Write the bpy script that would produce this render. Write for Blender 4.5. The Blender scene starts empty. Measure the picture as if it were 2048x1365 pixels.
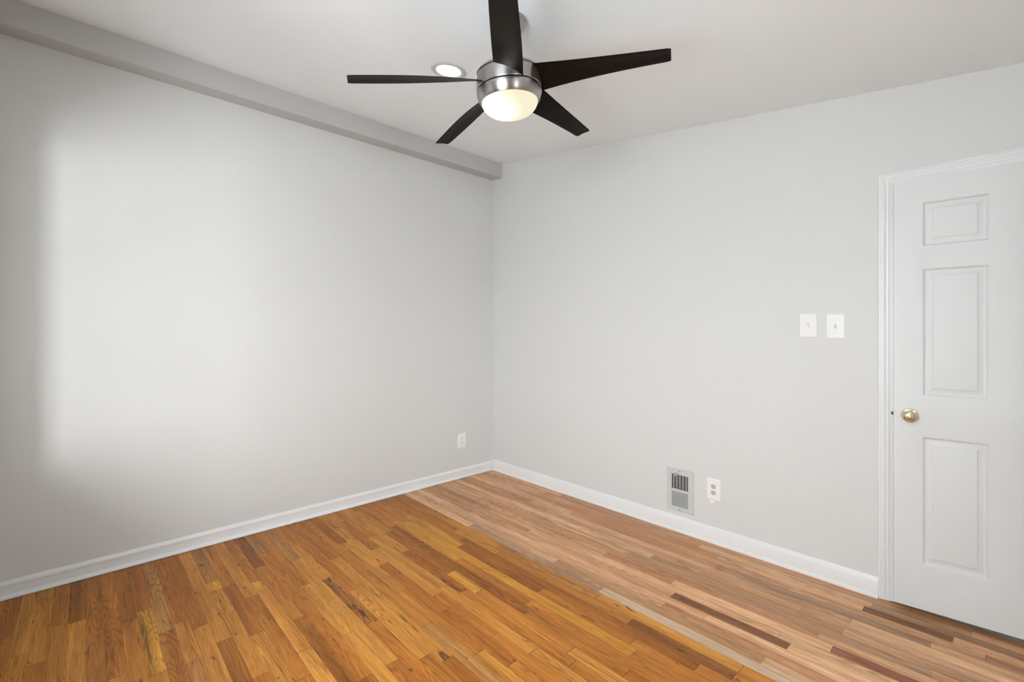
import bpy, bmesh, math, random
from mathutils import Vector, Matrix

random.seed(7)
S = bpy.context.scene
COL = S.collection

# ------------------------------------------------------------------ camera, world, light, exposure
IMG_W, IMG_H = 2048, 1365
F_PX, CX, HY = 919.0, 1024.0, 667.0          # focal length and horizon row in pixels of the 2048x1365 frame
CAM = Vector((3.3886, -2.9058, 1.32))
YAW = math.atan((2008 - CX) / F_PX)
DV = Vector((-math.sin(YAW), math.cos(YAW), 0))
RV = Vector((math.cos(YAW), math.sin(YAW), 0))
UV_ = Vector((0, 0, 1))
cd = bpy.data.cameras.new('camera')
cam = bpy.data.objects.new('camera', cd)
COL.objects.link(cam)
cam.location = CAM
cam.rotation_euler = (math.pi / 2, 0, YAW)
cd.sensor_width = 36
cd.lens = 36 * F_PX / IMG_W
cd.shift_y = -(IMG_H / 2 - HY) / IMG_W
cd.clip_start = 0.02
S.camera = cam

S.view_settings.view_transform = 'Standard'
S.view_settings.look = 'None'
S.view_settings.gamma = 1
S.view_settings.use_curve_mapping = False
S.view_settings.exposure = 0.0
SKY_UP, SKY_LOW = 24.3, 16.0
PATCH_W = 55.0                                # unseen lamp added outside the left window for the bright wall patch
FAN_W, FAN_EDGE, CAN_E = 2.3, .95, 36.0

w = bpy.data.worlds.new('sky')
S.world = w
w.use_nodes = True
wn = w.node_tree.nodes
wl = w.node_tree.links
wn.clear()
wo = wn.new('ShaderNodeOutputWorld')
wb = wn.new('ShaderNodeBackground')
wt = wn.new('ShaderNodeTexCoord')
ws = wn.new('ShaderNodeSeparateXYZ')
wr = wn.new('ShaderNodeMapRange')
wr.inputs['From Min'].default_value = -0.04
wr.inputs['From Max'].default_value = 0.06
wm = wn.new('ShaderNodeMix')
wm.data_type = 'RGBA'
wm.inputs['A'].default_value = (SKY_LOW * .92, SKY_LOW * .975, SKY_LOW * 1.02, 1)
wm.inputs['B'].default_value = (SKY_UP * .90, SKY_UP * .96, SKY_UP * 1.02, 1)
wl.new(wt.outputs['Generated'], ws.inputs[0])
wl.new(ws.outputs['Z'], wr.inputs['Value'])
wl.new(wr.outputs['Result'], wm.inputs['Factor'])
wl.new(wm.outputs['Result'], wb.inputs['Color'])
wl.new(wb.outputs[0], wo.inputs[0])
wb.inputs['Strength'].default_value = 1.0

# room dimensions
ROOM_X, BACK_Y = 3.98, -3.30
WALL_T = 0.12
BACK_T = 0.22
CE0, CES = 2.9473, -0.1403                   # ceiling height = CE0 + CES * x  (it slopes down to the door side)
def ceil_z(x): return CE0 + CES * x
# windows in the wall behind the camera: (x0, x1, z0, z1)
WINDOWS = [(0.40, 1.52, 0.74, 2.22), (2.17, 3.37, 0.74, 2.22)]

def portal(name, x0, x1, z0, z1):
    l = bpy.data.lights.new(name, 'AREA')
    l.shape = 'RECTANGLE'
    l.size, l.size_y = x1 - x0, z1 - z0
    l.cycles.is_portal = True
    o = bpy.data.objects.new(name, l)
    COL.objects.link(o)
    o.location = ((x0 + x1) / 2, BACK_Y - BACK_T - 0.02, (z0 + z1) / 2)
    o.rotation_euler = (math.radians(90), 0, 0)   # faces into the room (+Y)
    return o
portal('window_daylight', *WINDOWS[1])
FILL_WINDOW = (-2.45, -1.95, 1.30, 1.74)      # small window added as fill light in the wall at x = ROOM_X: y0, y1, z0, z1
sp_ = portal('window_daylight', 0, FILL_WINDOW[1] - FILL_WINDOW[0], FILL_WINDOW[2], FILL_WINDOW[3])  # portal for the added fill window
sp_.location = (ROOM_X + WALL_T + .02, (FILL_WINDOW[0] + FILL_WINDOW[1]) / 2, (FILL_WINDOW[2] + FILL_WINDOW[3]) / 2)
sp_.rotation_euler = (math.radians(90), 0, math.radians(90))
gl = bpy.data.lights.new('patch_lamp', 'AREA')  # added lamp, sized and aimed to shape the patch on the left wall
gl.shape = 'RECTANGLE'
gl.size, gl.size_y = 0.48, 1.40
gl.energy = PATCH_W
gl.color = (.94, .975, 1.0)
go_ = bpy.data.objects.new('patch_lamp', gl)
COL.objects.link(go_)
go_.location = (2.47, -4.67, 1.40)
go_.rotation_euler = (Vector((0.0, -2.2, 1.40)) - go_.location).to_track_quat('-Z', 'Y').to_euler()

# ------------------------------------------------------------------ node helpers
def new_mat(name):
    m = bpy.data.materials.new(name)
    m.use_nodes = True
    nt = m.node_tree
    b = nt.nodes['Principled BSDF']
    return m, nt, b

def sset(b, **k):
    for n, v in k.items():
        b.inputs[n.replace('_', ' ')].default_value = v

def srgb(r, g, b):
    f = lambda c: ((c / 255 + 0.055) / 1.055) ** 2.4 if c > 10 else c / 255 / 12.92
    return (f(r), f(g), f(b), 1)

def plain(name, col, rough=0.5, metal=0.0, bump=0.0, bscale=200, spec=0.5):
    m, nt, b = new_mat(name)
    sset(b, Base_Color=col, Roughness=rough, Metallic=metal)
    b.inputs['Specular IOR Level'].default_value = spec
    N = nt.nodes
    tc = N.new('ShaderNodeTexCoord')
    no = N.new('ShaderNodeTexNoise')
    no.inputs['Scale'].default_value = bscale
    no.inputs['Detail'].default_value = 3
    nt.links.new(tc.outputs['Object'], no.inputs['Vector'])
    if bump:
        bp = N.new('ShaderNodeBump')
        bp.inputs['Strength'].default_value = bump
        bp.inputs['Distance'].default_value = 0.002
        nt.links.new(no.outputs['Fac'], bp.inputs['Height'])
        nt.links.new(bp.outputs['Normal'], b.inputs['Normal'])
    else:
        mr = N.new('ShaderNodeMapRange')
        mr.inputs['To Min'].default_value = max(0, rough - .03)
        mr.inputs['To Max'].default_value = min(1, rough + .03)
        nt.links.new(no.outputs['Fac'], mr.inputs['Value'])
        nt.links.new(mr.outputs['Result'], b.inputs['Roughness'])
    return m

WALL_COL = (0.71, 0.715, 0.695, 1)
M_WALL = plain('wall_paint', WALL_COL, 0.55, bump=.12, bscale=260, spec=.3)
M_SOFFIT = plain('soffit_grey', (0.55, 0.54, 0.525, 1), 0.6, bump=.12, bscale=260, spec=.3)  # darker, warmer grey than the walls
M_CEIL = plain('ceiling_paint', (0.90, 0.93, 0.94, 1), 0.9, bump=.10, bscale=180, spec=.2)
M_TRIM = plain('trim_paint', (0.83, 0.835, 0.825, 1), 0.35)
M_PLATE = plain('white_plastic', (0.90, 0.90, 0.89, 1), 0.22)
M_IVORY = plain('ivory_plastic', (0.62, 0.60, 0.50, 1), 0.35)
M_GREYPL = plain('grey_shadow_plastic', (0.60, 0.59, 0.57, 1), 0.4)
M_DARK = plain('dark_cavity', (0.006, 0.006, 0.006, 1), 0.8, spec=.1)
M_VENT = plain('vent_enamel', (0.60, 0.61, 0.59, 1), 0.4)
M_SCREW = plain('screw_metal', (0.10, 0.10, 0.10, 1), 0.4, metal=.6)
M_BOLT = plain('latch_steel', (0.16, 0.15, 0.14, 1), 0.4, metal=.8)
M_RING = plain('light_trim_satin', (0.56, 0.56, 0.55, 1), 0.4)
M_BLOCKER = plain('sky_blocker', (0.72, 0.73, 0.74, 1), 0.9)

def nickel():
    m, nt, b = new_mat('brushed_nickel')
    N, L = nt.nodes, nt.links
    tc = N.new('ShaderNodeTexCoord')
    mp = N.new('ShaderNodeMapping')
    mp.inputs['Scale'].default_value = (8, 8, 900)
    no = N.new('ShaderNodeTexNoise')
    no.inputs['Scale'].default_value = 1.0
    no.inputs['Detail'].default_value = 4
    L.new(tc.outputs['Object'], mp.inputs['Vector'])
    L.new(mp.outputs[0], no.inputs['Vector'])
    bp = N.new('ShaderNodeBump')
    bp.inputs['Strength'].default_value = .10
    bp.inputs['Distance'].default_value = .001
    L.new(no.outputs['Fac'], bp.inputs['Height'])
    L.new(bp.outputs['Normal'], b.inputs['Normal'])
    sset(b, Base_Color=(0.44, 0.415, 0.40, 1), Metallic=1.0, Roughness=0.32, Anisotropic=.9, Anisotropic_Rotation=.25)
    tg = N.new('ShaderNodeTangent'); tg.direction_type = 'RADIAL'; tg.axis = 'Z'
    L.new(tg.outputs[0], b.inputs['Tangent'])
    return m
M_NICKEL = nickel()

def brass():
    m, nt, b = new_mat('polished_brass')
    N, L = nt.nodes, nt.links
    tc = N.new('ShaderNodeTexCoord')
    no = N.new('ShaderNodeTexNoise')
    no.inputs['Scale'].default_value = 60
    cr = N.new('ShaderNodeMix'); cr.data_type = 'RGBA'
    cr.inputs['A'].default_value = (0.78, 0.66, 0.36, 1)
    cr.inputs['B'].default_value = (0.70, 0.64, 0.44, 1)
    L.new(tc.outputs['Object'], no.inputs['Vector'])
    L.new(no.outputs['Fac'], cr.inputs['Factor'])
    L.new(cr.outputs['Result'], b.inputs['Base Color'])
    sset(b, Metallic=1.0, Roughness=0.14)
    return m
M_BRASS = brass()

def blade_mat():
    m, nt, b = new_mat('espresso_blade')
    N, L = nt.nodes, nt.links
    tc = N.new('ShaderNodeTexCoord')
    mp = N.new('ShaderNodeMapping')
    mp.inputs['Scale'].default_value = (3, 60, 60)
    no = N.new('ShaderNodeTexNoise')
    no.inputs['Scale'].default_value = 2
    no.inputs['Detail'].default_value = 5
    cr = N.new('ShaderNodeMix'); cr.data_type = 'RGBA'
    cr.inputs['A'].default_value = (0.0055, 0.0036, 0.0026, 1)
    cr.inputs['B'].default_value = (0.014, 0.0080, 0.0042, 1)
    L.new(tc.outputs['Object'], mp.inputs['Vector'])
    L.new(mp.outputs[0], no.inputs['Vector'])
    L.new(no.outputs['Fac'], cr.inputs['Factor'])
    L.new(cr.outputs['Result'], b.inputs['Base Color'])
    sset(b, Roughness=0.36)
    b.inputs['Specular IOR Level'].default_value = .05
    return m
M_BLADE = blade_mat()

def emit_mat(name, hot, edge, centre, radius, s_hot, s_edge):
    """frosted diffuser: the bulb behind it makes a hot spot around a fixed point of the glass"""
    m = bpy.data.materials.new(name)
    m.use_nodes = True
    nt = m.node_tree
    nt.nodes.clear()
    N, L = nt.nodes, nt.links
    out = N.new('ShaderNodeOutputMaterial')
    em = N.new('ShaderNodeEmission')
    tc = N.new('ShaderNodeTexCoord')
    vd = N.new('ShaderNodeVectorMath'); vd.operation = 'DISTANCE'
    vd.inputs[1].default_value = centre
    mr = N.new('ShaderNodeMapRange'); mr.interpolation_type = 'SMOOTHSTEP'
    mr.inputs['From Max'].default_value = radius
    mx = N.new('ShaderNodeMix'); mx.data_type = 'RGBA'
    mx.inputs['A'].default_value = [c * s_hot for c in hot] + [1]
    mx.inputs['B'].default_value = [c * s_edge for c in edge] + [1]
    L.new(tc.outputs['Object'], vd.inputs[0])
    L.new(vd.outputs['Value'], mr.inputs['Value'])
    L.new(mr.outputs['Result'], mx.inputs['Factor'])
    L.new(mx.outputs['Result'], em.inputs['Color'])
    L.new(em.outputs[0], out.inputs[0])
    return m

# ------------------------------------------------------------------ object helpers
def mesh_obj(name, verts, faces, mat, parent=None, smooth=False):
    me = bpy.data.meshes.new(name)
    me.from_pydata([tuple(v) for v in verts], [], faces)
    bm = bmesh.new(); bm.from_mesh(me)
    bmesh.ops.recalc_face_normals(bm, faces=bm.faces)
    bm.to_mesh(me); bm.free()
    me.materials.append(mat)
    o = bpy.data.objects.new(name, me)
    COL.objects.link(o)
    if parent: o.parent = parent
    if smooth:
        for p in me.polygons: p.use_smooth = True
    return o

def bm_obj(name, bm, mat, parent=None, smooth=False):
    me = bpy.data.meshes.new(name)
    bmesh.ops.recalc_face_normals(bm, faces=bm.faces)
    bm.to_mesh(me); bm.free()
    me.materials.append(mat)
    o = bpy.data.objects.new(name, me)
    COL.objects.link(o)
    if parent: o.parent = parent
    if smooth:
        for p in me.polygons: p.use_smooth = True
    return o

def add_box(bm, x0, x1, y0, y1, z0, z1, bevel=0.0, seg=2):
    r = bmesh.ops.create_cube(bm, size=1)
    vs = r['verts']
    for v in vs:
        v.co = Vector(((x0 + x1) / 2 + v.co.x * (x1 - x0), (y0 + y1) / 2 + v.co.y * (y1 - y0), (z0 + z1) / 2 + v.co.z * (z1 - z0)))
    if bevel:
        es = list({e for v in vs for e in v.link_edges})
        bmesh.ops.bevel(bm, geom=es, offset=bevel, segments=seg, affect='EDGES', profile=.5)

def add_prism(bm, poly, vec):
    """closed planar polygon (3-D points) pushed along vec"""
    a = [bm.verts.new(p) for p in poly]
    b = [bm.verts.new(Vector(p) + Vector(vec)) for p in poly]
    n = len(poly)
    bm.faces.new(a); bm.faces.new(list(reversed(b)))
    for i in range(n):
        bm.faces.new((a[i], a[(i + 1) % n], b[(i + 1) % n], b[i]))

def lathe(bm, prof, n=64, mat=None, cap=True):
    """profile [(r, z)] about Z"""
    rings = []
    for r, z in prof:
        if r < 1e-5:
            rings.append([bm.verts.new((0, 0, z))])
        else:
            rings.append([bm.verts.new((r * math.cos(2 * math.pi * i / n), r * math.sin(2 * math.pi * i / n), z)) for i in range(n)])
    for a, b in zip(rings, rings[1:]):
        for i in range(n):
            j = (i + 1) % n
            if len(a) == 1 and len(b) == 1: continue
            if len(a) == 1: bm.faces.new((a[0], b[i], b[j]))
            elif len(b) == 1: bm.faces.new((a[i], b[0], a[j]))
            else: bm.faces.new((a[i], b[i], b[j], a[j]))
    if cap:
        for rr in (rings[0], rings[-1]):
            if len(rr) > 1: bm.faces.new(rr)

def auto_smooth(o, ang=35):
    me = o.data
    for p in me.polygons: p.use_smooth = True
    bm = bmesh.new(); bm.from_mesh(me)
    for e in bm.edges:
        if len(e.link_faces) == 2 and e.calc_face_angle(0) > math.radians(ang): e.smooth = False
    bm.to_mesh(me); bm.free()

def empty(name, loc, rot=(0, 0, 0)):
    o = bpy.data.objects.new(name, None)
    COL.objects.link(o)
    o.location = loc; o.rotation_euler = rot
    o.empty_display_size = .05
    return o

def tag(o, label, cat, group=None):
    o['label'] = label; o['category'] = cat
    if group: o['group'] = group
    return o

def struct(o, label, cat):
    o['kind'] = 'structure'
    o['label'] = label; o['category'] = cat
    return o

# ------------------------------------------------------------------ floor: individual boards, two batches of oak
ROWS = []
def floor_point(px, py):
    v = DV + RV * ((px - CX) / F_PX) + UV_ * ((HY - py) / F_PX)
    t = -CAM.z / v.z
    return CAM + v * t
ZOOM = {'A': (1000, 960, 300/2048), 'B': (1000, 1165, 300/2048), 'C': (1300, 1165, 300/2048), 'D': (1600, 1165, 300/2048),
        'E': (700, 1165, 300/2048), 'F': (700, 960, 300/2048), 'G': (400, 1165, 300/2048), 'H': (400, 1000, 300/2048),
        'I': (0, 1100, 300/2048), 'J': (200, 1165, 300/2048), 'K': (1250, 1030, 300/2048), 'L': (1500, 1100, 300/2048),
        'M': (1780, 1180, 268/1977)}
# end joints of boards as seen in the photograph: view, x, y, colour before, colour after
JOINTS = """E 65 97 m l;E 705 122 l m;E 290 545 D m;E 1333 1042 r d;E 600 1085 m d;E 215 1300 m d;E 1035 585 m g
E 1750 960 m l;E 1545 120 d m;E 1790 110 y m;E 1265 402 d r;E 30 680 m l;G 330 790 l d;G 785 697 d l;G 1430 920 l l
G 1360 490 m d;G 1800 240 l l;G 1290 165 r m;G 700 200 l m;G 220 110 m l;G 840 120 y l;G 1990 720 l l
H 780 925 r2 m;H 850 735 g m;H 1290 825 g l;H 1270 620 m l;H 1830 800 r l;H 1740 1075 l D;H 770 1115 m y;H 180 1115 g y
H 1880 320 l m;J 800 1245 m l;J 265 1280 m y;J 900 675 g m;J 1365 605 r l;J 590 380 r y;I 1030 990 d l;I 1280 1180 m m
I 80 1215 r m;F 265 785 m l;F 750 985 l r;F 310 955 g l;F 440 1160 l r;F 560 650 m d;F 780 575 m y;F 1370 1265 d y
F 180 1255 m m;F 1480 830 m d;B 1820 970 y m;B 545 115 d m;B 385 405 d m;B 1775 540 m r2;C 642 1157 m m
C 305 178 p pk;C 1530 1085 p pl;A 485 195 p pd;A 760 340 p pd;A 960 460 pl pd;A 1440 1015 p pd;A 760 1115 p pb
K 355 580 pl pb;K 640 930 pd pl;K 1265 585 pd p;K 510 1250 p pd;K 870 330 p p;C 745 475 pd pl;C 1760 720 pd pl
C 1880 895 pd pl;L 1545 800 p pk;D 430 910 pl pr;L 930 1170 pd p;D 1785 830 pg p;M 1410 990 p pd;F 2000 590 pd p
F 1890 425 pd p;F 1780 250 p pd;B 1340 125 pg pw;M 930 735 pk p;K 1240 720 p pg""".replace('\n', ';').split(';')
# ranges of board rows: old honey oak (towards the camera) and newer pink red oak (towards the far wall)
Y_SPLIT = -0.986
seams = [0.02]
y = Y_SPLIT + 0.0563 * 18
while y > Y_SPLIT + .001:
    seams.append(y if y < 0.02 else 0.0); y -= 0.0563
seams = sorted({round(s, 4) for s in seams if s <= 0.0281}, reverse=True)
seams = [0.02] + [s for s in seams if s < -0.01]
if abs(seams[-1] - Y_SPLIT) > .002: seams.append(Y_SPLIT)
y = -1.046
while y > BACK_Y - .06:
    seams.append(y); y -= 0.0578
NEWN = seams.index(min(seams, key=lambda s: abs(s - Y_SPLIT)))    # rows before this index are new
FX0, FX1 = -0.02, ROOM_X + .02
rowj = {i: [] for i in range(len(seams) - 1)}
for j in JOINTS:
    p = j.split()
    a, b, s = ZOOM[p[0]]
    q = floor_point(a + float(p[1]) * s, b + float(p[2]) * s)
    for i in rowj:
        if seams[i] >= q.y > seams[i + 1]:
            rowj[i].append((q.x, p[3], p[4]))
# albedo classes
CLS = {'m': (170, 106, 40), 'l': (184, 122, 50), 'y': (192, 131, 46), 'd': (150, 90, 32), 'D': (164, 102, 41), 'g': (168, 114, 59),
       'r': (158, 94, 34), 'r2': (130, 77, 33),
       'p': (201, 151, 111), 'pl': (211, 165, 123), 'pd': (185, 133, 93), 'pk': (128, 86, 54), 'pb': (176, 130, 90), 'pg': (170, 131, 99),
       'pr': (152, 95, 66), 'pw': (190, 159, 131)}
def jitter(c, a=.06):
    k = 1 + random.uniform(-a, a)
    h = random.uniform(-.03, .03)
    r, g, b, _ = srgb(*c)
    return (r * k * (1 + h), g * k, b * k * (1 - h), 1)
verts, faces, cols, rnds, olds, uvs = [], [], [], [], [], []
for i in range(len(seams) - 1):
    y1, y0 = seams[i], seams[i + 1]
    new = i < NEWN
    js = sorted(rowj[i])
    cuts = [(FX0, None, None)]
    for q in js:
        if q[0] - cuts[-1][0] > .05: cuts.append(q)
    cuts.append((FX1, None, None))
    full = [cuts[0]]
    for a, b in zip(cuts, cuts[1:]):
        L = b[0] - a[0]
        known = (a[2] or b[1])
        lim = 1.9 if new else 1.15
        if L > lim and a[0] == FX0 or L > lim and b[0] == FX1 or L > 2.2:
            n = int(L // (1.25 if new else .75))
            for k in range(1, n + 1):
                x = a[0] + L * (k + random.uniform(-.3, .3)) / (n + 1)
                ka = a[2] if k == 1 else None
                kb = b[1] if k == n else None
                full.append((x, ka, kb))
        full.append(b)
    pend = None
    for a, b in zip(full, full[1:]):
        c = a[2] or b[1]
        if i == NEWN - 1 and c is None: c = random.choice(['p', 'pl'])
        if c is None:
            c = random.choices(['p', 'pl', 'pd', 'pb', 'pg'], [8, 4, 2, 1, .7])[0] if new else random.choices(['m', 'l', 'y', 'd', 'g', 'r'], [10, 7, 1.5, .5, 1, 1.5])[0]
        if i == NEWN and a[0] < 1.02 and b[0] < 1.4: c = 'pd' if c is None else c
        col = jitter(CLS[c], .05)
        k = len(verts)
        verts += [(a[0], y0, 0), (b[0], y0, 0), (b[0], y1, 0), (a[0], y1, 0)]
        faces.append((k, k + 1, k + 2, k + 3))
        cols.append(col)
        rnds.append(random.random())
        olds.append({'D': 2.0, 'r2': 1.5, 'pk': .9, 'pd': .45}.get(c, 0.0 if new else 1.0))
        uvs.append((b[0] - a[0], y1 - y0))
me = bpy.data.meshes.new('floor')
me.from_pydata(verts, [], faces)
ca = me.attributes.new('board_colour', 'FLOAT_COLOR', 'CORNER')
ra = me.attributes.new('board_seed', 'FLOAT', 'FACE')
oa = me.attributes.new('board_old', 'FLOAT', 'FACE')
uv = me.uv_layers.new(name='UVMap')
for p in me.polygons:
    ra.data[p.index].value = rnds[p.index]
    oa.data[p.index].value = olds[p.index]
    lx, ly = uvs[p.index]
    for k, li in enumerate(p.loop_indices):
        ca.data[li].color = cols[p.index]
        uv.data[li].uv = [(0, 0), (lx, 0), (lx, ly), (0, ly)][k]
# underside and rim so that the floor is a slab
bm = bmesh.new(); bm.from_mesh(me)
uvl = bm.loops.layers.uv[0]
add_box(bm, FX0, FX1, seams[-1], 0.02, -.12, -.002)
bm.to_mesh(me); bm.free()
floor = bpy.data.objects.new('floor', me)
COL.objects.link(floor)
struct(floor, 'oak strip floor, honey brown towards the camera and pinkish along the far wall', 'floor')

def floor_mat():
    m, nt, b = new_mat('oak_boards')
    N, L = nt.nodes, nt.links
    def node(t, **k):
        n = N.new(t)
        for a, v in k.items(): setattr(n, a, v)
        return n
    def math_(op, a, b_=None, c=None, clamp=False):
        n = node('ShaderNodeMath', operation=op, use_clamp=clamp)
        for idx, v in enumerate((a, b_, c)):
            if v is None: continue
            if isinstance(v, (int, float)): n.inputs[idx].default_value = v
            else: L.new(v, n.inputs[idx])
        return n.outputs[0]
    colr = node('ShaderNodeAttribute', attribute_name='board_colour').outputs['Color']
    seed = node('ShaderNodeAttribute', attribute_name='board_seed').outputs['Fac']
    old = node('ShaderNodeAttribute', attribute_name='board_old').outputs['Fac']
    tc = node('ShaderNodeTexCoord')
    sp = node('ShaderNodeSeparateXYZ')
    L.new(tc.outputs['Object'], sp.inputs[0])
    X, Y = sp.outputs['X'], sp.outputs['Y']
    off = math_('MULTIPLY', seed, 57.0)
    # broad figure along the board
    def vec(sx, sy, k=1.0):
        c = node('ShaderNodeCombineXYZ')
        L.new(math_('MULTIPLY_ADD', X, sx, off), c.inputs[0])
        L.new(math_('MULTIPLY_ADD', Y, sy, math_('MULTIPLY', off, k)), c.inputs[1])
        L.new(off, c.inputs[2])
        return c.outputs[0]
    def noise(v, sc=1.0, det=4, rough=.55, dist=0.0):
        n = node('ShaderNodeTexNoise')
        n.inputs['Scale'].default_value = sc
        n.inputs['Detail'].default_value = det
        n.inputs['Roughness'].default_value = rough
        n.inputs['Distortion'].default_value = dist
        L.new(v, n.inputs['Vector'])
        return n.outputs['Fac']
    broad = noise(vec(1.7, 22), 1, 3, .5, .5)
    # cathedral rings: bands of a slowly varying field
    field = noise(vec(1.25, 17), 1, 1.2, .4, .3)
    rings = math_('SINE', math_('MULTIPLY', field, 120.0))
    rings = math_('MULTIPLY_ADD', rings, .5, .5)
    where = node('ShaderNodeMapRange', interpolation_type='SMOOTHSTEP')
    L.new(noise(vec(.9, 6, 3.1), 1, 1), where.inputs['Value'])
    where.inputs['From Min'].default_value = .38; where.inputs['From Max'].default_value = .62
    where.inputs['To Min'].default_value = .25; where.inputs['To Max'].default_value = 1.0
    fine = noise(vec(5, 210), 1, 5, .72)
    pores = noise(vec(14, 560), 1, 3, .7)
    g1 = math_('MULTIPLY_ADD', broad, 1.15, .435)
    g2 = math_('MULTIPLY_ADD', math_('MULTIPLY', math_('POWER', rings, 2.5), where.outputs['Result']), -.36, 1.10)
    g3 = math_('MULTIPLY_ADD', fine, 1.15, .42)
    g4 = math_('MULTIPLY_ADD', pores, 1.15, .425)
    g = math_('MULTIPLY', math_('MULTIPLY', g1, g2), math_('MULTIPLY', g3, g4))
    # knots and mineral streaks, mostly in the old boards
    kn = noise(vec(9.0, 34), 1, 2, .45, .9)
    st = noise(vec(1.5, 55), 1, 3, .6, 1.2)
    def mask(v, lo, hi):
        n = node('ShaderNodeMapRange', interpolation_type='SMOOTHSTEP')
        L.new(v, n.inputs['Value']); L.new(lo, n.inputs['From Min']); L.new(hi, n.inputs['From Max'])
        return n.outputs['Result']
    kt = math_('MULTIPLY_ADD', old, -.10, .785)
    km = mask(kn, kt, math_('ADD', kt, .05))
    stt = math_('MULTIPLY_ADD', old, -.115, .72)
    sm = mask(st, stt, math_('ADD', stt, .11))
    dark = math_('MAXIMUM', math_('MULTIPLY', km, .80), math_('MULTIPLY', sm, .62))
    gc = node('ShaderNodeCombineXYZ')
    L.new(g, gc.inputs[0]); L.new(math_('POWER', g, 1.18), gc.inputs[1]); L.new(math_('POWER', g, 1.42), gc.inputs[2])
    mul = node('ShaderNodeVectorMath', operation='MULTIPLY')
    L.new(colr, mul.inputs[0]); L.new(gc.outputs[0], mul.inputs[1])
    mx = node('ShaderNodeMix', data_type='RGBA')
    L.new(dark, mx.inputs['Factor']); L.new(mul.outputs[0], mx.inputs['A'])
    mx.inputs['B'].default_value = (0.060, 0.024, 0.010, 1)
    # seams between boards
    uvn = node('ShaderNodeUVMap', uv_map='UVMap')
    us = node('ShaderNodeSeparateXYZ')
    L.new(uvn.outputs[0], us.inputs[0])
    vy = us.outputs['Y']; ux = us.outputs['X']
    seam = math_('MAXIMUM', math_('MULTIPLY', math_('LESS_THAN', vy, .0012), .55), math_('MULTIPLY', math_('LESS_THAN', ux, .0022), .85))
    seam = math_('MULTIPLY', seam, math_('MULTIPLY_ADD', old, .45, .55), clamp=True)
    mx2 = node('ShaderNodeMix', data_type='RGBA')
    L.new(seam, mx2.inputs['Factor']); L.new(mx.outputs['Result'], mx2.inputs['A'])
    mx2.inputs['B'].default_value = (0.05, 0.022, 0.010, 1)
    L.new(mx2.outputs['Result'], b.inputs['Base Color'])
    rg = math_('MULTIPLY_ADD', fine, .12, .36)
    L.new(rg, b.inputs['Roughness'])
    b.inputs['Specular IOR Level'].default_value = .22
    bp = node('ShaderNodeBump')
    bp.inputs['Strength'].default_value = .06
    bp.inputs['Distance'].default_value = .001
    L.new(math_('SUBTRACT', fine, seam), bp.inputs['Height'])
    L.new(bp.outputs['Normal'], b.inputs['Normal'])
    return m
me.materials.append(floor_mat())

# ------------------------------------------------------------------ walls, ceiling, soffit
X1, Y0 = ROOM_X, BACK_Y
# left wall
bm = bmesh.new()
add_box(bm, -WALL_T, 0, Y0 - BACK_T, 0, -.1, ceil_z(0))
struct(bm_obj('wall_left', bm, M_WALL), 'light grey painted wall on the left, under the boxed soffit', 'wall')
# right wall (the one with the door): polygon with the door opening, sloping top
DX0, DX1, DZ = 3.006, 3.785, 2.060
bm = bmesh.new()
def wall_poly(pts, y0, y1):
    add_prism(bm, [(p[0], y0, p[1]) for p in pts], (0, y1 - y0, 0))
wall_poly([(-WALL_T, -.1), (DX0, -.1), (DX0, DZ), (DX1, DZ), (DX1, -.1), (X1 + WALL_T, -.1), (X1 + WALL_T, ceil_z(X1 + WALL_T)), (-WALL_T, ceil_z(-WALL_T))], 0, WALL_T)
struct(bm_obj('wall_right', bm, M_WALL), 'pale grey painted wall with the white door and the floor vent', 'wall')
# wall behind the camera with two windows
bm = bmesh.new()
xs = [0]
def slab(x0, x1, z0, z1):
    zt0 = z1 if z1 is not None else ceil_z(x0)
    zt1 = z1 if z1 is not None else ceil_z(x1)
    add_prism(bm, [(x0, Y0 - BACK_T, z0), (x1, Y0 - BACK_T, z0), (x1, Y0 - BACK_T, zt1), (x0, Y0 - BACK_T, zt0)], (0, BACK_T, 0))
px_ = 0.0
for (a, b_, z0, z1) in WINDOWS:
    slab(px_, a, -.1, None); slab(a, b_, -.1, z0); slab(a, b_, z1, None); px_ = b_
slab(px_, X1, -.1, None)
struct(bm_obj('wall_back', bm, M_WALL), 'light grey wall behind the viewer with two windows', 'wall')
bm = bmesh.new()
sy0, sy1, sz0, sz1 = FILL_WINDOW
add_box(bm, X1, X1 + WALL_T, Y0 - BACK_T, sy0, -.1, ceil_z(X1))
add_box(bm, X1, X1 + WALL_T, sy1, 0, -.1, ceil_z(X1))
add_box(bm, X1, X1 + WALL_T, sy0, sy1, -.1, sz0)
add_box(bm, X1, X1 + WALL_T, sy0, sy1, sz1, ceil_z(X1))
struct(bm_obj('wall_side', bm, M_WALL), 'light grey wall on the hinge side of the door', 'wall')
# ceiling slab
bm = bmesh.new()
xa, xb = -WALL_T, X1 + WALL_T
add_prism(bm, [(xa, Y0 - BACK_T, ceil_z(xa)), (xb, Y0 - BACK_T, ceil_z(xb)), (xb, Y0 - BACK_T, ceil_z(xb) + .12), (xa, Y0 - BACK_T, ceil_z(xa) + .12)], (0, WALL_T - Y0 + BACK_T, 0))
struct(bm_obj('ceiling', bm, M_CEIL), 'plain white ceiling sloping down towards the door', 'ceiling')
# soffit along the left wall
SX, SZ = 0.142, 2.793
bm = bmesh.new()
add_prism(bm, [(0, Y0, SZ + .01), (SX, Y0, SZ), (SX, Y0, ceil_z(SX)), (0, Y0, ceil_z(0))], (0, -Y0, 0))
struct(bm_obj('trim_1', bm, M_SOFFIT), 'boxed grey soffit running along the top of the left wall', 'soffit')
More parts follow.
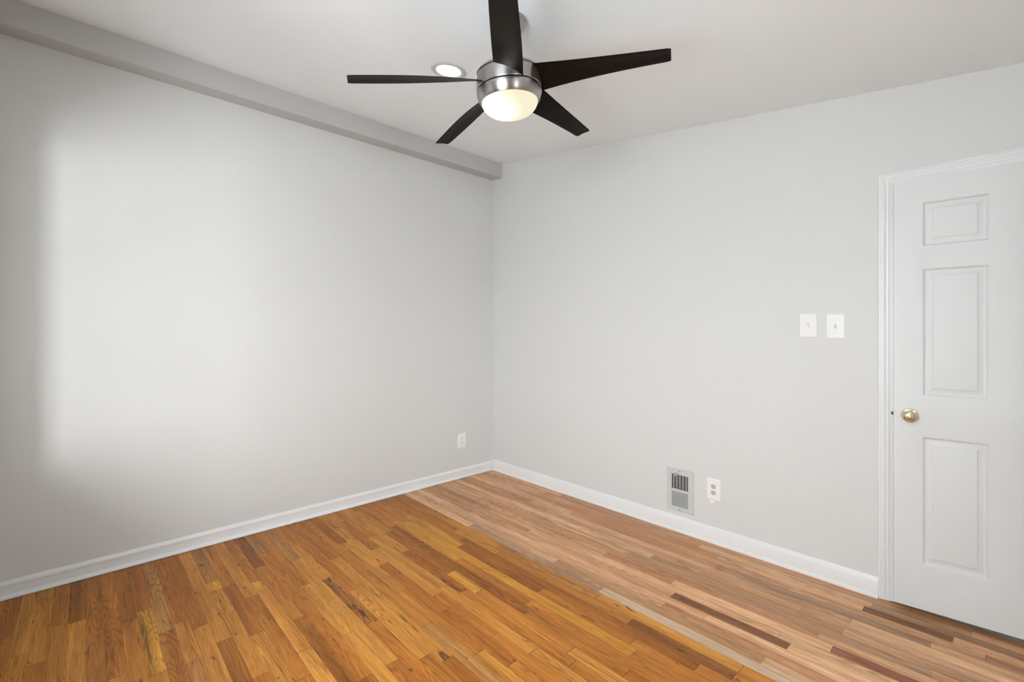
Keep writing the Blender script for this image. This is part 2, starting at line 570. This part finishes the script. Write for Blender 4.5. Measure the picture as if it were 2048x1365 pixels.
# closed passage behind the ajar door
bm = bmesh.new()
add_box(bm, DX0 - .3, DX1 + .3, WALL_T + .35, WALL_T + .40, -.1, 2.4)
add_box(bm, DX0 - .35, DX0 - .3, WALL_T, WALL_T + .40, -.1, 2.4)
add_box(bm, DX1 + .3, DX1 + .35, WALL_T, WALL_T + .40, -.1, 2.4)
add_box(bm, DX0 - .35, DX1 + .35, WALL_T, WALL_T + .40, 2.4, 2.45)
add_box(bm, DX0 - .35, DX1 + .35, 0.02, WALL_T + .40, -.1, -.001)
struct(bm_obj('wall_passage', bm, M_WALL), 'grey passage walls behind the ajar white door', 'wall')

# added box outside the window beside the left wall: blocks the sky, holds the lamp
bm = bmesh.new()
shaft = [(0.10, Y0 - BACK_T - .001), (0.10, -4.05), (1.90, -5.05), (2.95, -5.05), (2.95, -4.55), (2.00, Y0 - BACK_T - .001)]
for (xa_, ya_), (xb_, yb_) in zip(shaft, shaft[1:]):
    add_prism(bm, [(xa_, ya_, .2), (xb_, yb_, .2), (xb_, yb_, 2.7), (xa_, ya_, 2.7)], (-.001, -.001, 0))
add_prism(bm, [(x, y, .2) for x, y in shaft], (0, 0, -.05))
add_prism(bm, [(x, y, 2.7) for x, y in shaft], (0, 0, .05))
struct(bm_obj('sky_blocker_box', bm, M_BLOCKER), 'added box outside the left window that blocks the sky around the lamp', 'wall')

# windows (behind the camera)
for i_, (a, b_, z0, z1) in enumerate(WINDOWS):
    bm = bmesh.new()
    fw, yo = .035, Y0 - BACK_T + .015
    for q in ((a, a + fw, z0, z1), (b_ - fw, b_, z0, z1), (a + fw, b_ - fw, z0, z0 + fw), (a + fw, b_ - fw, z1 - fw, z1), (a + fw, b_ - fw, (z0 + z1) / 2 - .015, (z0 + z1) / 2 + .015)):
        add_box(bm, q[0], q[1], yo, yo + .035, q[2], q[3], .003)
    o = struct(bm_obj('window_%d' % (i_ + 1), bm, M_TRIM), 'white framed double hung window behind the viewer' + (', the one beside the left wall' if i_ == 0 else ', the one near the middle'), 'window')
    bm = bmesh.new()
    add_box(bm, a - .02, b_ + .02, Y0 - .10, Y0 + .03, z0 - .03, z0 - .001, .004)
    bm_obj('window_sill', bm, M_TRIM, o)

bm = bmesh.new()  # frame of the fill window, added to brighten the left wall
fw, xo = .025, X1 + WALL_T - .05
for q in ((sy0, sy0 + fw, sz0, sz1), (sy1 - fw, sy1, sz0, sz1), (sy0 + fw, sy1 - fw, sz0, sz0 + fw), (sy0 + fw, sy1 - fw, sz1 - fw, sz1)):
    add_box(bm, xo, xo + .035, q[0], q[1], q[2], q[3], .003)
struct(bm_obj('window_3', bm, M_TRIM), 'small added window on the hinge side of the door that brightens the left wall', 'window')

# ------------------------------------------------------------------ baseboards
def baseboard(name, prof, axis, a, b_, label):
    """prof: [(distance from wall, z)] closed polygon; axis 'x' along the right wall, 'y' along the left wall"""
    bm = bmesh.new()
    if axis == 'y':
        add_prism(bm, [(d, a, z) for d, z in prof], (0, b_ - a, 0))
    else:
        add_prism(bm, [(a, -d, z) for d, z in prof], (b_ - a, 0, 0))
    o = bm_obj(name, bm, M_TRIM)
    auto_smooth(o, 25)
    return struct(o, label, 'baseboard')
def qr(r, x0, z0, n=6):      # quarter round
    return [(x0 + r * math.sin(t * math.pi / 2 / n), z0 + r * math.cos(t * math.pi / 2 / n)) for t in range(n + 1)]
profL = [(0, .088), (.0045, .088), (.0075, .085), (.0105, .076), (.0125, .0705), (.0125, .064), (.0105, .0625), (.0105, .0215)] + qr(.0160, .0105, .0045) + [(.0265, .0022), (0, .0022)]
profR = [(0, .100), (.004, .100), (.0075, .095), (.0105, .080), (.012, .076), (.012, .020)] + qr(.009, .012, .008) + [(.021, 0), (0, 0)]
baseboard('baseboard_left', profL, 'y', Y0, -.0205, 'white baseboard with shoe moulding along the left wall')
baseboard('baseboard_right', profR, 'x', 0, 2.9615, 'white baseboard along the pale wall below the floor vent')

# ------------------------------------------------------------------ door, casing and jamb
CXL, CXI, CZT = 2.9625, 3.0075, 2.104          # casing outer, inner edge, top
CZI = 2.057
bm = bmesh.new()
# stepped profile across the casing (t from outer edge 0 to inner edge 1 , thickness)
cp = [(0, 0), (0, .016), (.08, .019), (.22, .019), (.25, .0155), (.42, .0155), (.46, .0175), (.62, .0145), (.66, .0125), (.86, .0115), (.92, .0095), (1, .009), (1, 0)]
WC = CXI - CXL
RXO, RXI = 3.832, 3.787                          # right leg of the casing (out of frame)
def ring(t, th):
    dx = t * WC
    return [(CXL + dx, -th, 0.004), (CXL + dx, -th, CZT - dx), (RXO - dx, -th, CZT - dx), (RXO - dx, -th, 0.004)]
rs = [[bm.verts.new(p) for p in ring(t, th)] for t, th in cp]
for a, b_ in zip(rs, rs[1:]):
    for k in range(3):
        bm.faces.new((a[k], a[k + 1], b_[k + 1], b_[k]))
for k in (0, 3):
    bm.faces.new([r[k] for r in rs])
casing = bm_obj('trim_2', bm, M_TRIM)
auto_smooth(casing, 20)
struct(casing, 'white stepped door casing around the panelled door', 'door frame')
bm = bmesh.new()
JT = .014
add_box(bm, DX0 + .001, DX0 + JT, -.008, WALL_T, 0.006, DZ - .001)
add_box(bm, DX1 - JT, DX1 - .001, -.008, WALL_T, 0.006, DZ - .001)
add_box(bm, DX0 + JT, DX1 - JT, -.008, WALL_T, DZ - JT, DZ - .001)
add_box(bm, DX0 + JT, DX0 + JT + .010, .040, .075, 0.006, DZ - JT)
add_box(bm, DX1 - JT - .010, DX1 - JT, .040, .075, 0.006, DZ - JT)
add_box(bm, DX0 + JT, DX1 - JT, .040, .075, DZ - JT - .010, DZ - JT)
bm_obj('jamb', bm, M_TRIM, casing)

DOOR_A = math.radians(5.7)
DW, DZ0, DZ1, DT = 0.738, 0.036, 2.042, 0.034
P0 = Vector((3.0285, -0.070, 0))
door = empty('door_1', (P0.x, P0.y, 0), (0, 0, DOOR_A))
# local axes: +x from latch edge to hinge, -y out into the room, z up; front face at y = 0
bm = bmesh.new()
PU = [(.102, .319), (.417, .636)]
PZ = [(.247, .840), (1.029, 1.620), (1.723, 1.929)]
us_ = [0] + [q for p in PU for q in p] + [DW]
zs_ = [DZ0] + [q for p in PZ for q in p] + [DZ1]
def grid_face(y, panels):
    V = {}
    def v(u, z, yy):
        k = (round(u, 5), round(z, 5), round(yy, 5))
        if k not in V: V[k] = bm.verts.new((u, yy, z))
        return V[k]
    for i in range(len(us_) - 1):
        for j in range(len(zs_) - 1):
            u0, u1, z0, z1 = us_[i], us_[i + 1], zs_[j], zs_[j + 1]
            if not (i % 2 == 1 and j % 2 == 1):
                bm.faces.new((v(u0, z0, y), v(u1, z0, y), v(u1, z1, y), v(u0, z1, y)))
            else:
                s = 1 if y == 0 else -1
                prof = [(0, 0), (.002, .0010), (.006, .0055), (.009, .0110), (.0135, .0125), (.018, .0120), (.036, .0045), (.0375, .0020), (.041, .0016)]
                prev = None
                for d, dep in prof:
                    yy = y + s * dep
                    cur = [v(u0 + d, z0 + d, yy), v(u1 - d, z0 + d, yy), v(u1 - d, z1 - d, yy), v(u0 + d, z1 - d, yy)]
                    if prev:
                        for k in range(4):
                            bm.faces.new((prev[k], prev[(k + 1) % 4], cur[(k + 1) % 4], cur[k]))
                    prev = cur
                bm.faces.new(prev)
    return V
A = grid_face(0, True); B = grid_face(DT, True)
def vA(u, z): return A[(round(u, 5), round(z, 5), 0.0)]
def vB(u, z): return B[(round(u, 5), round(z, 5), round(DT, 5))]
for a, b_ in zip(us_, us_[1:]):
    for z in (DZ0, DZ1):
        bm.faces.new((vA(a, z), vA(b_, z), vB(b_, z), vB(a, z)))
for a, b_ in zip(zs_, zs_[1:]):
    for u in (0, DW):
        bm.faces.new((vA(u, a), vA(u, b_), vB(u, b_), vB(u, a)))
def door_paint():
    m, nt, b = new_mat('door_paint')
    N, L = nt.nodes, nt.links
    tc = N.new('ShaderNodeTexCoord'); mp = N.new('ShaderNodeMapping')
    mp.inputs['Scale'].default_value = (260, 260, 22)
    no = N.new('ShaderNodeTexNoise'); no.inputs['Scale'].default_value = 1; no.inputs['Detail'].default_value = 3
    bp = N.new('ShaderNodeBump'); bp.inputs['Strength'].default_value = .16; bp.inputs['Distance'].default_value = .001
    L.new(tc.outputs['Object'], mp.inputs['Vector']); L.new(mp.outputs[0], no.inputs['Vector'])
    L.new(no.outputs['Fac'], bp.inputs['Height']); L.new(bp.outputs['Normal'], b.inputs['Normal'])
    sset(b, Base_Color=(0.74, 0.75, 0.74, 1), Roughness=.5)
    return m
M_DOOR = door_paint()
leaf = bm_obj('door_leaf', bm, M_DOOR, door)
auto_smooth(leaf, 30)
struct(door, 'white six panel door standing slightly ajar at the right edge', 'door')
# knob with rosette
bm = bmesh.new()
lathe(bm, [(.0, .0), (.033, .0), (.033, .003), (.030, .008), (.022, .0105), (.014, .012), (.0125, .020), (.0125, .028), (.019, .032), (.0255, .038), (.0275, .045), (.0265, .052), (.022, .057), (.0175, .0585), (.0165, .0575), (.0145, .0575), (.0135, .059), (.009, .0595), (.0085, .0585), (.0, .0585)], 48, cap=False)
knob = bm_obj('door_knob', bm, M_BRASS, door)
auto_smooth(knob, 40)
knob.rotation_euler = (math.radians(90), 0, 0)
knob.location = (.058, 0, .934)
bm = bmesh.new()
lathe(bm, [(.0062, .0), (.0062, .0012), (.0035, .002), (.0, .002)], 24)
b_ = bm_obj('lock_button', bm, plain('lock_button_steel', (0.5, 0.47, 0.45, 1), .25, metal=1), knob)
b_.location = (0, 0, .0586)
bm = bmesh.new()
add_prism(bm, [(0, .006, .928), (-.0105, .019, .928), (-.0105, .024, .928), (0, .026, .928)], (0, 0, .014))
bm_obj('latch_bolt', bm, M_BOLT, door)
bm = bmesh.new()
add_box(bm, -.0012, .0002, .004, .030, .905, .965)
bm_obj('latch_plate', bm, M_BRASS, door)
# hinges on the far edge
for z in (.30, 1.04, 1.82):
    bm = bmesh.new()
    lathe(bm, [(.0, -.045), (.006, -.045), (.006, .045), (.0, .045)], 16)
    h = bm_obj('hinge', bm, M_BRASS, door)
    h.location = (DW + .004, -.004, z)

# ------------------------------------------------------------------ wall plates
def box_obj(name, dims, bevel, mat, parent, seg=2):
    bm = bmesh.new(); add_box(bm, *dims, bevel, seg)
    return bm_obj(name, bm, mat, parent)

def plate_mesh(wd, ht, th=.006):
    bm = bmesh.new()
    prev = None
    for inset, y in ((0, 0), (0, -.002), (.0015, -.0042), (.005, -th), (.007, -th)):
        cur = [bm.verts.new((sx * (wd / 2 - inset), y, sz * (ht / 2 - inset))) for sx, sz in ((-1, -1), (1, -1), (1, 1), (-1, 1))]
        if prev:
            for k in range(4): bm.faces.new((prev[k], prev[(k + 1) % 4], cur[(k + 1) % 4], cur[k]))
        else: bm.faces.new(cur)
        prev = cur
    bm.faces.new(prev)
    return bm

def switch(loc, label, up):
    r = empty('light_switch', loc)
    tag(r, label, 'light switch', 'light switches beside the door')
    bm = plate_mesh(.083, .130)
    bm_obj('wall_plate', bm, M_PLATE, r)
    box_obj('toggle_slot', (-.0052, .0052, -.0064, -.0058, -.012, .012), 0, M_GREYPL, r)
    bm = bmesh.new()
    s = 1 if up else -1
    add_prism(bm, [(-.0042, -.0062, -.006 * s), (-.0042, -.0062, .010 * s), (-.0042, -.0165, .0125 * s), (-.0042, -.0170, .0065 * s)], (.0084, 0, 0))
    bm_obj('toggle', bm, M_PLATE, r)
    for z in (-.030, .030):
        bm = bmesh.new()
        lathe(bm, [(.003, 0), (.003, .0005), (.0022, .0009), (0, .001)], 20)
        sc = bm_obj('screw', bm, M_PLATE, r)
        sc.rotation_euler = (math.radians(90), 0, 0); sc.location = (0, -.006, z)
    return r
switch((2.6564, 0, 1.3635), 'white toggle switch plate, the one farther from the door', False)
switch((2.7810, 0, 1.3570), 'white toggle switch plate, the one nearer the door casing', True)

def outlet(loc, rz, label, face, slotmat):
    r = empty('wall_outlet', loc, (0, 0, rz))
    tag(r, label, 'power outlet', 'duplex wall outlets')
    bm_obj('wall_plate', plate_mesh(.087, .133), M_PLATE, r)
    for zc in (.0195, -.0195):
        bm = bmesh.new()
        # receptacle face: circle flattened at top and bottom
        pts = []
        for k in range(48):
            a = 2 * math.pi * k / 48
            pts.append((.0172 * math.cos(a), -.0055, zc + max(-.0142, min(.0142, .0172 * math.sin(a)))))
        add_prism(bm, pts, (0, -.0022, 0))
        f = bm_obj('receptacle', bm, face, r)
        bm = bmesh.new()
        yb = -.0079
        add_box(bm, -.0078, -.0052, yb, yb + .001, zc - .002, zc + .0075)
        add_box(bm, .0052, .0074, yb, yb + .001, zc - .001, zc + .0065)
        pts = [(.0026 * math.cos(a), yb, zc - .0085 + .0026 * math.sin(a)) for a in [2 * math.pi * k / 16 for k in range(16)]]
        add_prism(bm, pts, (0, .001, 0))
        s = bm_obj('contact_slots', bm, slotmat, f)
    bm = bmesh.new()
    lathe(bm, [(.003, 0), (.003, .0005), (.0022, .0009), (0, .001)], 20)
    sc = bm_obj('screw', bm, M_PLATE, r)
    sc.rotation_euler = (math.radians(90), 0, 0); sc.location = (0, -.006, 0)
    return r
outlet((2.1405, 0, .335), 0, 'white duplex outlet beside the floor vent, with ivory sockets', M_IVORY, M_DARK)
outlet((0, -.3715, .3385), math.radians(90), 'white duplex outlet on the left wall near the corner', M_PLATE, M_DARK)

# smear of filler on the wall just under the outlet beside the vent
pw = bpy.data.objects['wall_right']
bm = bmesh.new()
pts = []
for k in range(20):
    a = 2 * math.pi * k / 20
    rr = 1 + .22 * math.sin(3 * a + .7) + .12 * math.sin(5 * a)
    pts.append((2.130 + .017 * rr * math.cos(a), 0.0, .258 + .013 * rr * math.sin(a)))
add_prism(bm, pts, (0, -.0012, 0))
o = bm_obj('filler_smear', bm, M_PLATE, pw)
o['label'] = 'white smear of filler under the outlet'

# ------------------------------------------------------------------ floor-level air vent
VX0, VX1, VZ0, VZ1 = 1.8255, 2.012, .134, .4150
vent = empty('air_vent', ((VX0 + VX1) / 2, 0, VZ0))
tag(vent, 'grey metal wall register with upper grid and lower louvres above the baseboard', 'air vent')
vw, vh = VX1 - VX0, VZ1 - VZ0
hw = .0575                                          # half width of the openings
UZ0, UZ1, LZ0, LZ1 = .1450, .2430, .0290, .1290     # openings, local z
bm = bmesh.new()
FY = -.009
def frame_quads():
    us2 = [-vw / 2, -hw, hw, vw / 2]
    zs2 = [0, LZ0, LZ1, UZ0, UZ1, vh]
    holes = {(1, 1), (1, 3)}
    bev = .004
    V = {}
    def v(u, y, z):
        k = (round(u, 5), round(y, 5), round(z, 5))
        if k not in V: V[k] = bm.verts.new((u, y, z))
        return V[k]
    def cl(u): return max(-vw / 2 + bev, min(vw / 2 - bev, u))
    def cz(z): return max(bev, min(vh - bev, z))
    for i in range(3):
        for j in range(5):
            u0, u1, z0, z1 = cl(us2[i]), cl(us2[i + 1]), cz(zs2[j]), cz(zs2[j + 1])
            if (i, j) in holes:
                for (a, b2) in (((u0, z0), (u1, z0)), ((u1, z0), (u1, z1)), ((u1, z1), (u0, z1)), ((u0, z1), (u0, z0))):
                    bm.faces.new((v(a[0], FY, a[1]), v(b2[0], FY, b2[1]), v(b2[0], FY + .006, b2[1]), v(a[0], FY + .006, a[1])))
            else:
                bm.faces.new((v(u0, FY, z0), v(u1, FY, z0), v(u1, FY, z1), v(u0, FY, z1)))
    xs3 = sorted({cl(u) for u in us2}); zs3 = sorted({cz(z) for z in zs2})
    def outx(x): return -vw / 2 if x < -vw / 2 + bev + 1e-6 else vw / 2 if x > vw / 2 - bev - 1e-6 else x
    def outz(z): return 0 if z < bev + 1e-6 else vh if z > vh - bev - 1e-6 else z
    for a, b2 in zip(xs3, xs3[1:]):
        for z in (zs3[0], zs3[-1]):
            bm.faces.new((v(a, FY, z), v(b2, FY, z), v(outx(b2), FY + .005, outz(z)), v(outx(a), FY + .005, outz(z))))
            bm.faces.new((v(outx(a), FY + .005, outz(z)), v(outx(b2), FY + .005, outz(z)), v(outx(b2), 0, outz(z)), v(outx(a), 0, outz(z))))
    for a, b2 in zip(zs3, zs3[1:]):
        for x in (xs3[0], xs3[-1]):
            bm.faces.new((v(x, FY, a), v(x, FY, b2), v(outx(x), FY + .005, outz(b2)), v(outx(x), FY + .005, outz(a))))
            bm.faces.new((v(outx(x), FY + .005, outz(a)), v(outx(x), FY + .005, outz(b2)), v(outx(x), 0, outz(b2)), v(outx(x), 0, outz(a))))
frame_quads()
bm_obj('register_frame', bm, M_VENT, vent)
box_obj('duct_opening', (-hw - .004, hw + .004, -.0012, -.0004, LZ0 - .004, UZ1 + .004), 0, M_DARK, vent)
bm = bmesh.new()
for k in range(1, 6):                                # upper grid: bars and thin slats
    x = -hw - .0065 + k * .0215
    add_box(bm, x - .0016, x + .0016, FY + .0006, FY + .003, UZ0, UZ1)
ns = 22
for k in range(ns):
    z = UZ0 + (k + .5) * (UZ1 - UZ0) / ns
    add_prism(bm, [(-hw, FY + .0010, z + .0004), (-hw, FY + .0010, z + .0012), (-hw, FY + .0045, z - .0004), (-hw, FY + .0045, z - .0010)], (2 * hw, 0, 0))
bm_obj('upper_grille', bm, M_VENT, vent)
bm = bmesh.new()
nl = 17
for k in range(nl):                                  # lower louvres, tilted
    z = LZ0 + (k + .5) * (LZ1 - LZ0) / nl
    add_prism(bm, [(-hw, FY + .0006, z - .0026), (-hw, FY + .0002, z - .0018), (-hw, FY + .0052, z + .0006), (-hw, FY + .0060, z - .0002)], (2 * hw, 0, 0))
bm_obj('lower_louvres', bm, M_VENT, vent)
bm = bmesh.new()
add_box(bm, -.042, -.014, FY - .0004, FY + .001, UZ1 + .0035, UZ1 + .0065)
bm_obj('lever_slot', bm, M_DARK, vent)
bm = bmesh.new()
add_box(bm, -.030, -.022, FY - .014, FY, UZ1 - .008, UZ1 + .006, .0015)
bm_obj('damper_lever', bm, M_VENT, vent)
for z in (.013, vh - .014):
    bm = bmesh.new()
    lathe(bm, [(.0034, 0), (.0034, .0006), (.0022, .0014), (0, .0016)], 20)
    s = bm_obj('screw', bm, M_SCREW, vent)
    s.rotation_euler = (math.radians(90), 0, 0); s.location = (0, FY, z)

# ------------------------------------------------------------------ recessed ceiling light
rl = Vector((1.3060, -1.4370, 0)); rl.z = ceil_z(rl.x)
slope_a = math.atan(-CES)                            # ceiling falls towards +x
can = empty('recessed_light', rl, (0, slope_a, 0))
tag(can, 'round recessed ceiling light glowing white behind a fan blade', 'ceiling light')
bm = bmesh.new()
lathe(bm, [(.096, 0), (.096, -.003), (.092, -.006), (.080, -.0065), (.070, -.0045), (.066, -.002), (.066, .0), (.096, .0)], 64, cap=False)
auto_smooth(bm_obj('trim_ring', bm, M_RING, can), 40)
M_CAN = emit_mat('led_diffuser', (1, 1, 1), (1, 1, .98), (0, 0, 0), .07, CAN_E, CAN_E * .35)
bm = bmesh.new()
lathe(bm, [(.066, -.0022), (.05, -.0030), (0, -.0036)], 48, cap=False)
dif = bm_obj('diffuser', bm, M_CAN, can)
for ang in (150, -35):
    bm = bmesh.new()
    lathe(bm, [(.0028, 0), (.0028, -.002), (0, -.0025)], 16)
    s = bm_obj('screw', bm, M_RING, can)
    s.location = (.036 * math.cos(math.radians(ang)), .036 * math.sin(math.radians(ang)), -.0030)

# ------------------------------------------------------------------ ceiling fan
HUB = Vector((1.9328, -1.5627, 2.361))
nrm = (UV_ - RV * .0607 - DV * .0468).normalized()   # the fan hangs a few degrees out of plumb
e1 = (Vector((1, 0, 0)) - nrm * nrm.x).normalized()
e2 = nrm.cross(e1)
rotm = Matrix((e1, e2, nrm)).transposed()
fan = empty('ceiling_fan', HUB)
fan.rotation_mode = 'QUATERNION'
fan.rotation_quaternion = rotm.to_quaternion()
tag(fan, 'five bladed ceiling fan, black blades, brushed nickel body and lit glass bowl', 'ceiling fan')
def part_lathe(name, prof, mat, n=96, ang=30, parent=fan):
    bm = bmesh.new(); lathe(bm, prof, n, cap=False)
    o = bm_obj(name, bm, mat, parent); auto_smooth(o, ang); return o
part_lathe('motor_housing', [(0, .0035), (.134, .0035), (.1385, .0045), (.140, .007), (.140, .0620), (.1385, .0640), (.135, .0645), (.135, .0655), (0, .0655)], M_NICKEL)
part_lathe('seam_band', [(.134, -.0010), (.1372, -.0010), (.1372, .0045), (.134, .0045)], M_DARK)
part_lathe('seam_band', [(.132, .0635), (.1368, .0635), (.1368, .0690), (.132, .0690)], M_DARK)
part_lathe('housing_cap', [(0, .0675), (.136, .0675), (.1385, .0690), (.1385, .0715), (.134, .079), (.122, .087), (.102, .093), (.070, .097), (.034, .099), (.030, .104), (.026, .125), (.0, .125)], M_NICKEL)
part_lathe('light_ring', [(0, -.0005), (.136, -.0005), (.1395, -.0020), (.1402, -.006), (.1395, -.014), (.1368, -.026), (.1325, -.037), (.1275, -.0445), (.1245, -.0475), (.1225, -.0475), (.1215, -.045), (.1205, -.040), (0, -.040)], M_NICKEL)
bowl_prof = []
for k in range(15):
    t = k / 14 * math.pi / 2
    bowl_prof.append((.1205 * math.cos(t) ** .85 if k < 14 else 0, -.0455 - .0605 * math.sin(t)))
M_BOWL = emit_mat('lit_opal_glass', (1.0, .95, .80), (1.0, .93, .68), (-.020, -.075, -.090), .130, FAN_W, FAN_EDGE)
part_lathe('glass_bowl', bowl_prof, M_BOWL)
# blades: edge curves in (distance from axis, sideways, height)
TH0 = 4.2514
PB = [(-.0578, .0091, -.0029, .0084), (.0685, -.0852, .0251, -.0053), (.0597, .0084, -.0533, .0240), (.0012, .0472, -.0768, .0228)]
def blade_mesh():
    bm = bmesh.new()
    n, mth = 36, 10
    top, bot = [], []
    for i in range(n + 1):
        rho = .118 + (.66 - .118) * i / n
        q = (rho - .1) / .56
        ev = lambda c: c[0] + c[1] * q + c[2] * q * q + c[3] * q ** 3
        wl_, vl, wr_, vr = (ev(c) for c in PB)
        a = Vector((rho, wl_, vl)); b = Vector((rho, wr_, vr))
        if i >= n - 1:                               # softened tip corners
            k = .0035 if i == n else .0
            d = (b - a).normalized(); a = a + d * k; b = b - d * k
        d = b - a
        nr = Vector((0, -d.z, d.y)).normalized()
        rt, rb = [], []
        for j in range(mth + 1):
            s = j / mth
            cam_ = .004 * 4 * s * (1 - s)
            th = .0026 * (1 - abs(2 * s - 1) ** 6) + .0004
            p = a + d * s + nr * cam_
            rt.append(bm.verts.new(p + nr * th)); rb.append(bm.verts.new(p - nr * th))
        top.append(rt); bot.append(rb)
    for i in range(n):
        for j in range(mth):
            bm.faces.new((top[i][j], top[i + 1][j], top[i + 1][j + 1], top[i][j + 1]))
            bm.faces.new((bot[i][j], bot[i][j + 1], bot[i + 1][j + 1], bot[i + 1][j]))
        for j in (0, mth):
            bm.faces.new((top[i][j], bot[i][j], bot[i + 1][j], top[i + 1][j]))
    for i in (0, n):
        for j in range(mth):
            bm.faces.new((top[i][j], top[i][j + 1], bot[i][j + 1], bot[i][j]))
    return bm
bl0 = bm_obj('fan_blade', blade_mesh(), M_BLADE, fan)
auto_smooth(bl0, 40)
for k in range(5):
    b_ = bl0 if k == 0 else bl0.copy()
    if k:
        COL.objects.link(b_); b_.parent = fan
    b_.rotation_euler = (0, 0, TH0 + k * 2 * math.pi / 5)
# canopy and down rod (expressed in the fan's own frame)
can_w = HUB + RV * .010
can_w.z = ceil_z(can_w.x)
inv = rotm.inverted()
def local(v): return inv @ (v - HUB)
c_l = local(can_w)
cn = inv @ Vector((CES, 0, -1)).normalized() * -1     # ceiling normal pointing up, local
bm = bmesh.new()
lathe(bm, [(0, 0), (.066, 0), (.067, -.006), (.066, -.014), (.0645, -.0150), (.0635, -.0165), (.0640, -.018), (.060, -.034), (.050, -.048), (.036, -.057), (.026, -.060), (.024, -.066), (0, -.066)], 64, cap=False)
cano = bm_obj('canopy', bm, M_NICKEL, fan); auto_smooth(cano, 40)
cano.location = c_l
cano.rotation_mode = 'QUATERNION'
cano.rotation_quaternion = Vector((0, 0, 1)).rotation_difference(cn)
a = Vector((0, 0, .118)); b = c_l - cn * .05
bm = bmesh.new()
Lr = (b - a).length
lathe(bm, [(.0125, 0), (.0125, Lr)], 32)
rod = bm_obj('down_rod', bm, M_NICKEL, fan); auto_smooth(rod, 40)
rod.location = a
rod.rotation_mode = 'QUATERNION'
rod.rotation_quaternion = Vector((0, 0, 1)).rotation_difference((b - a).normalized())
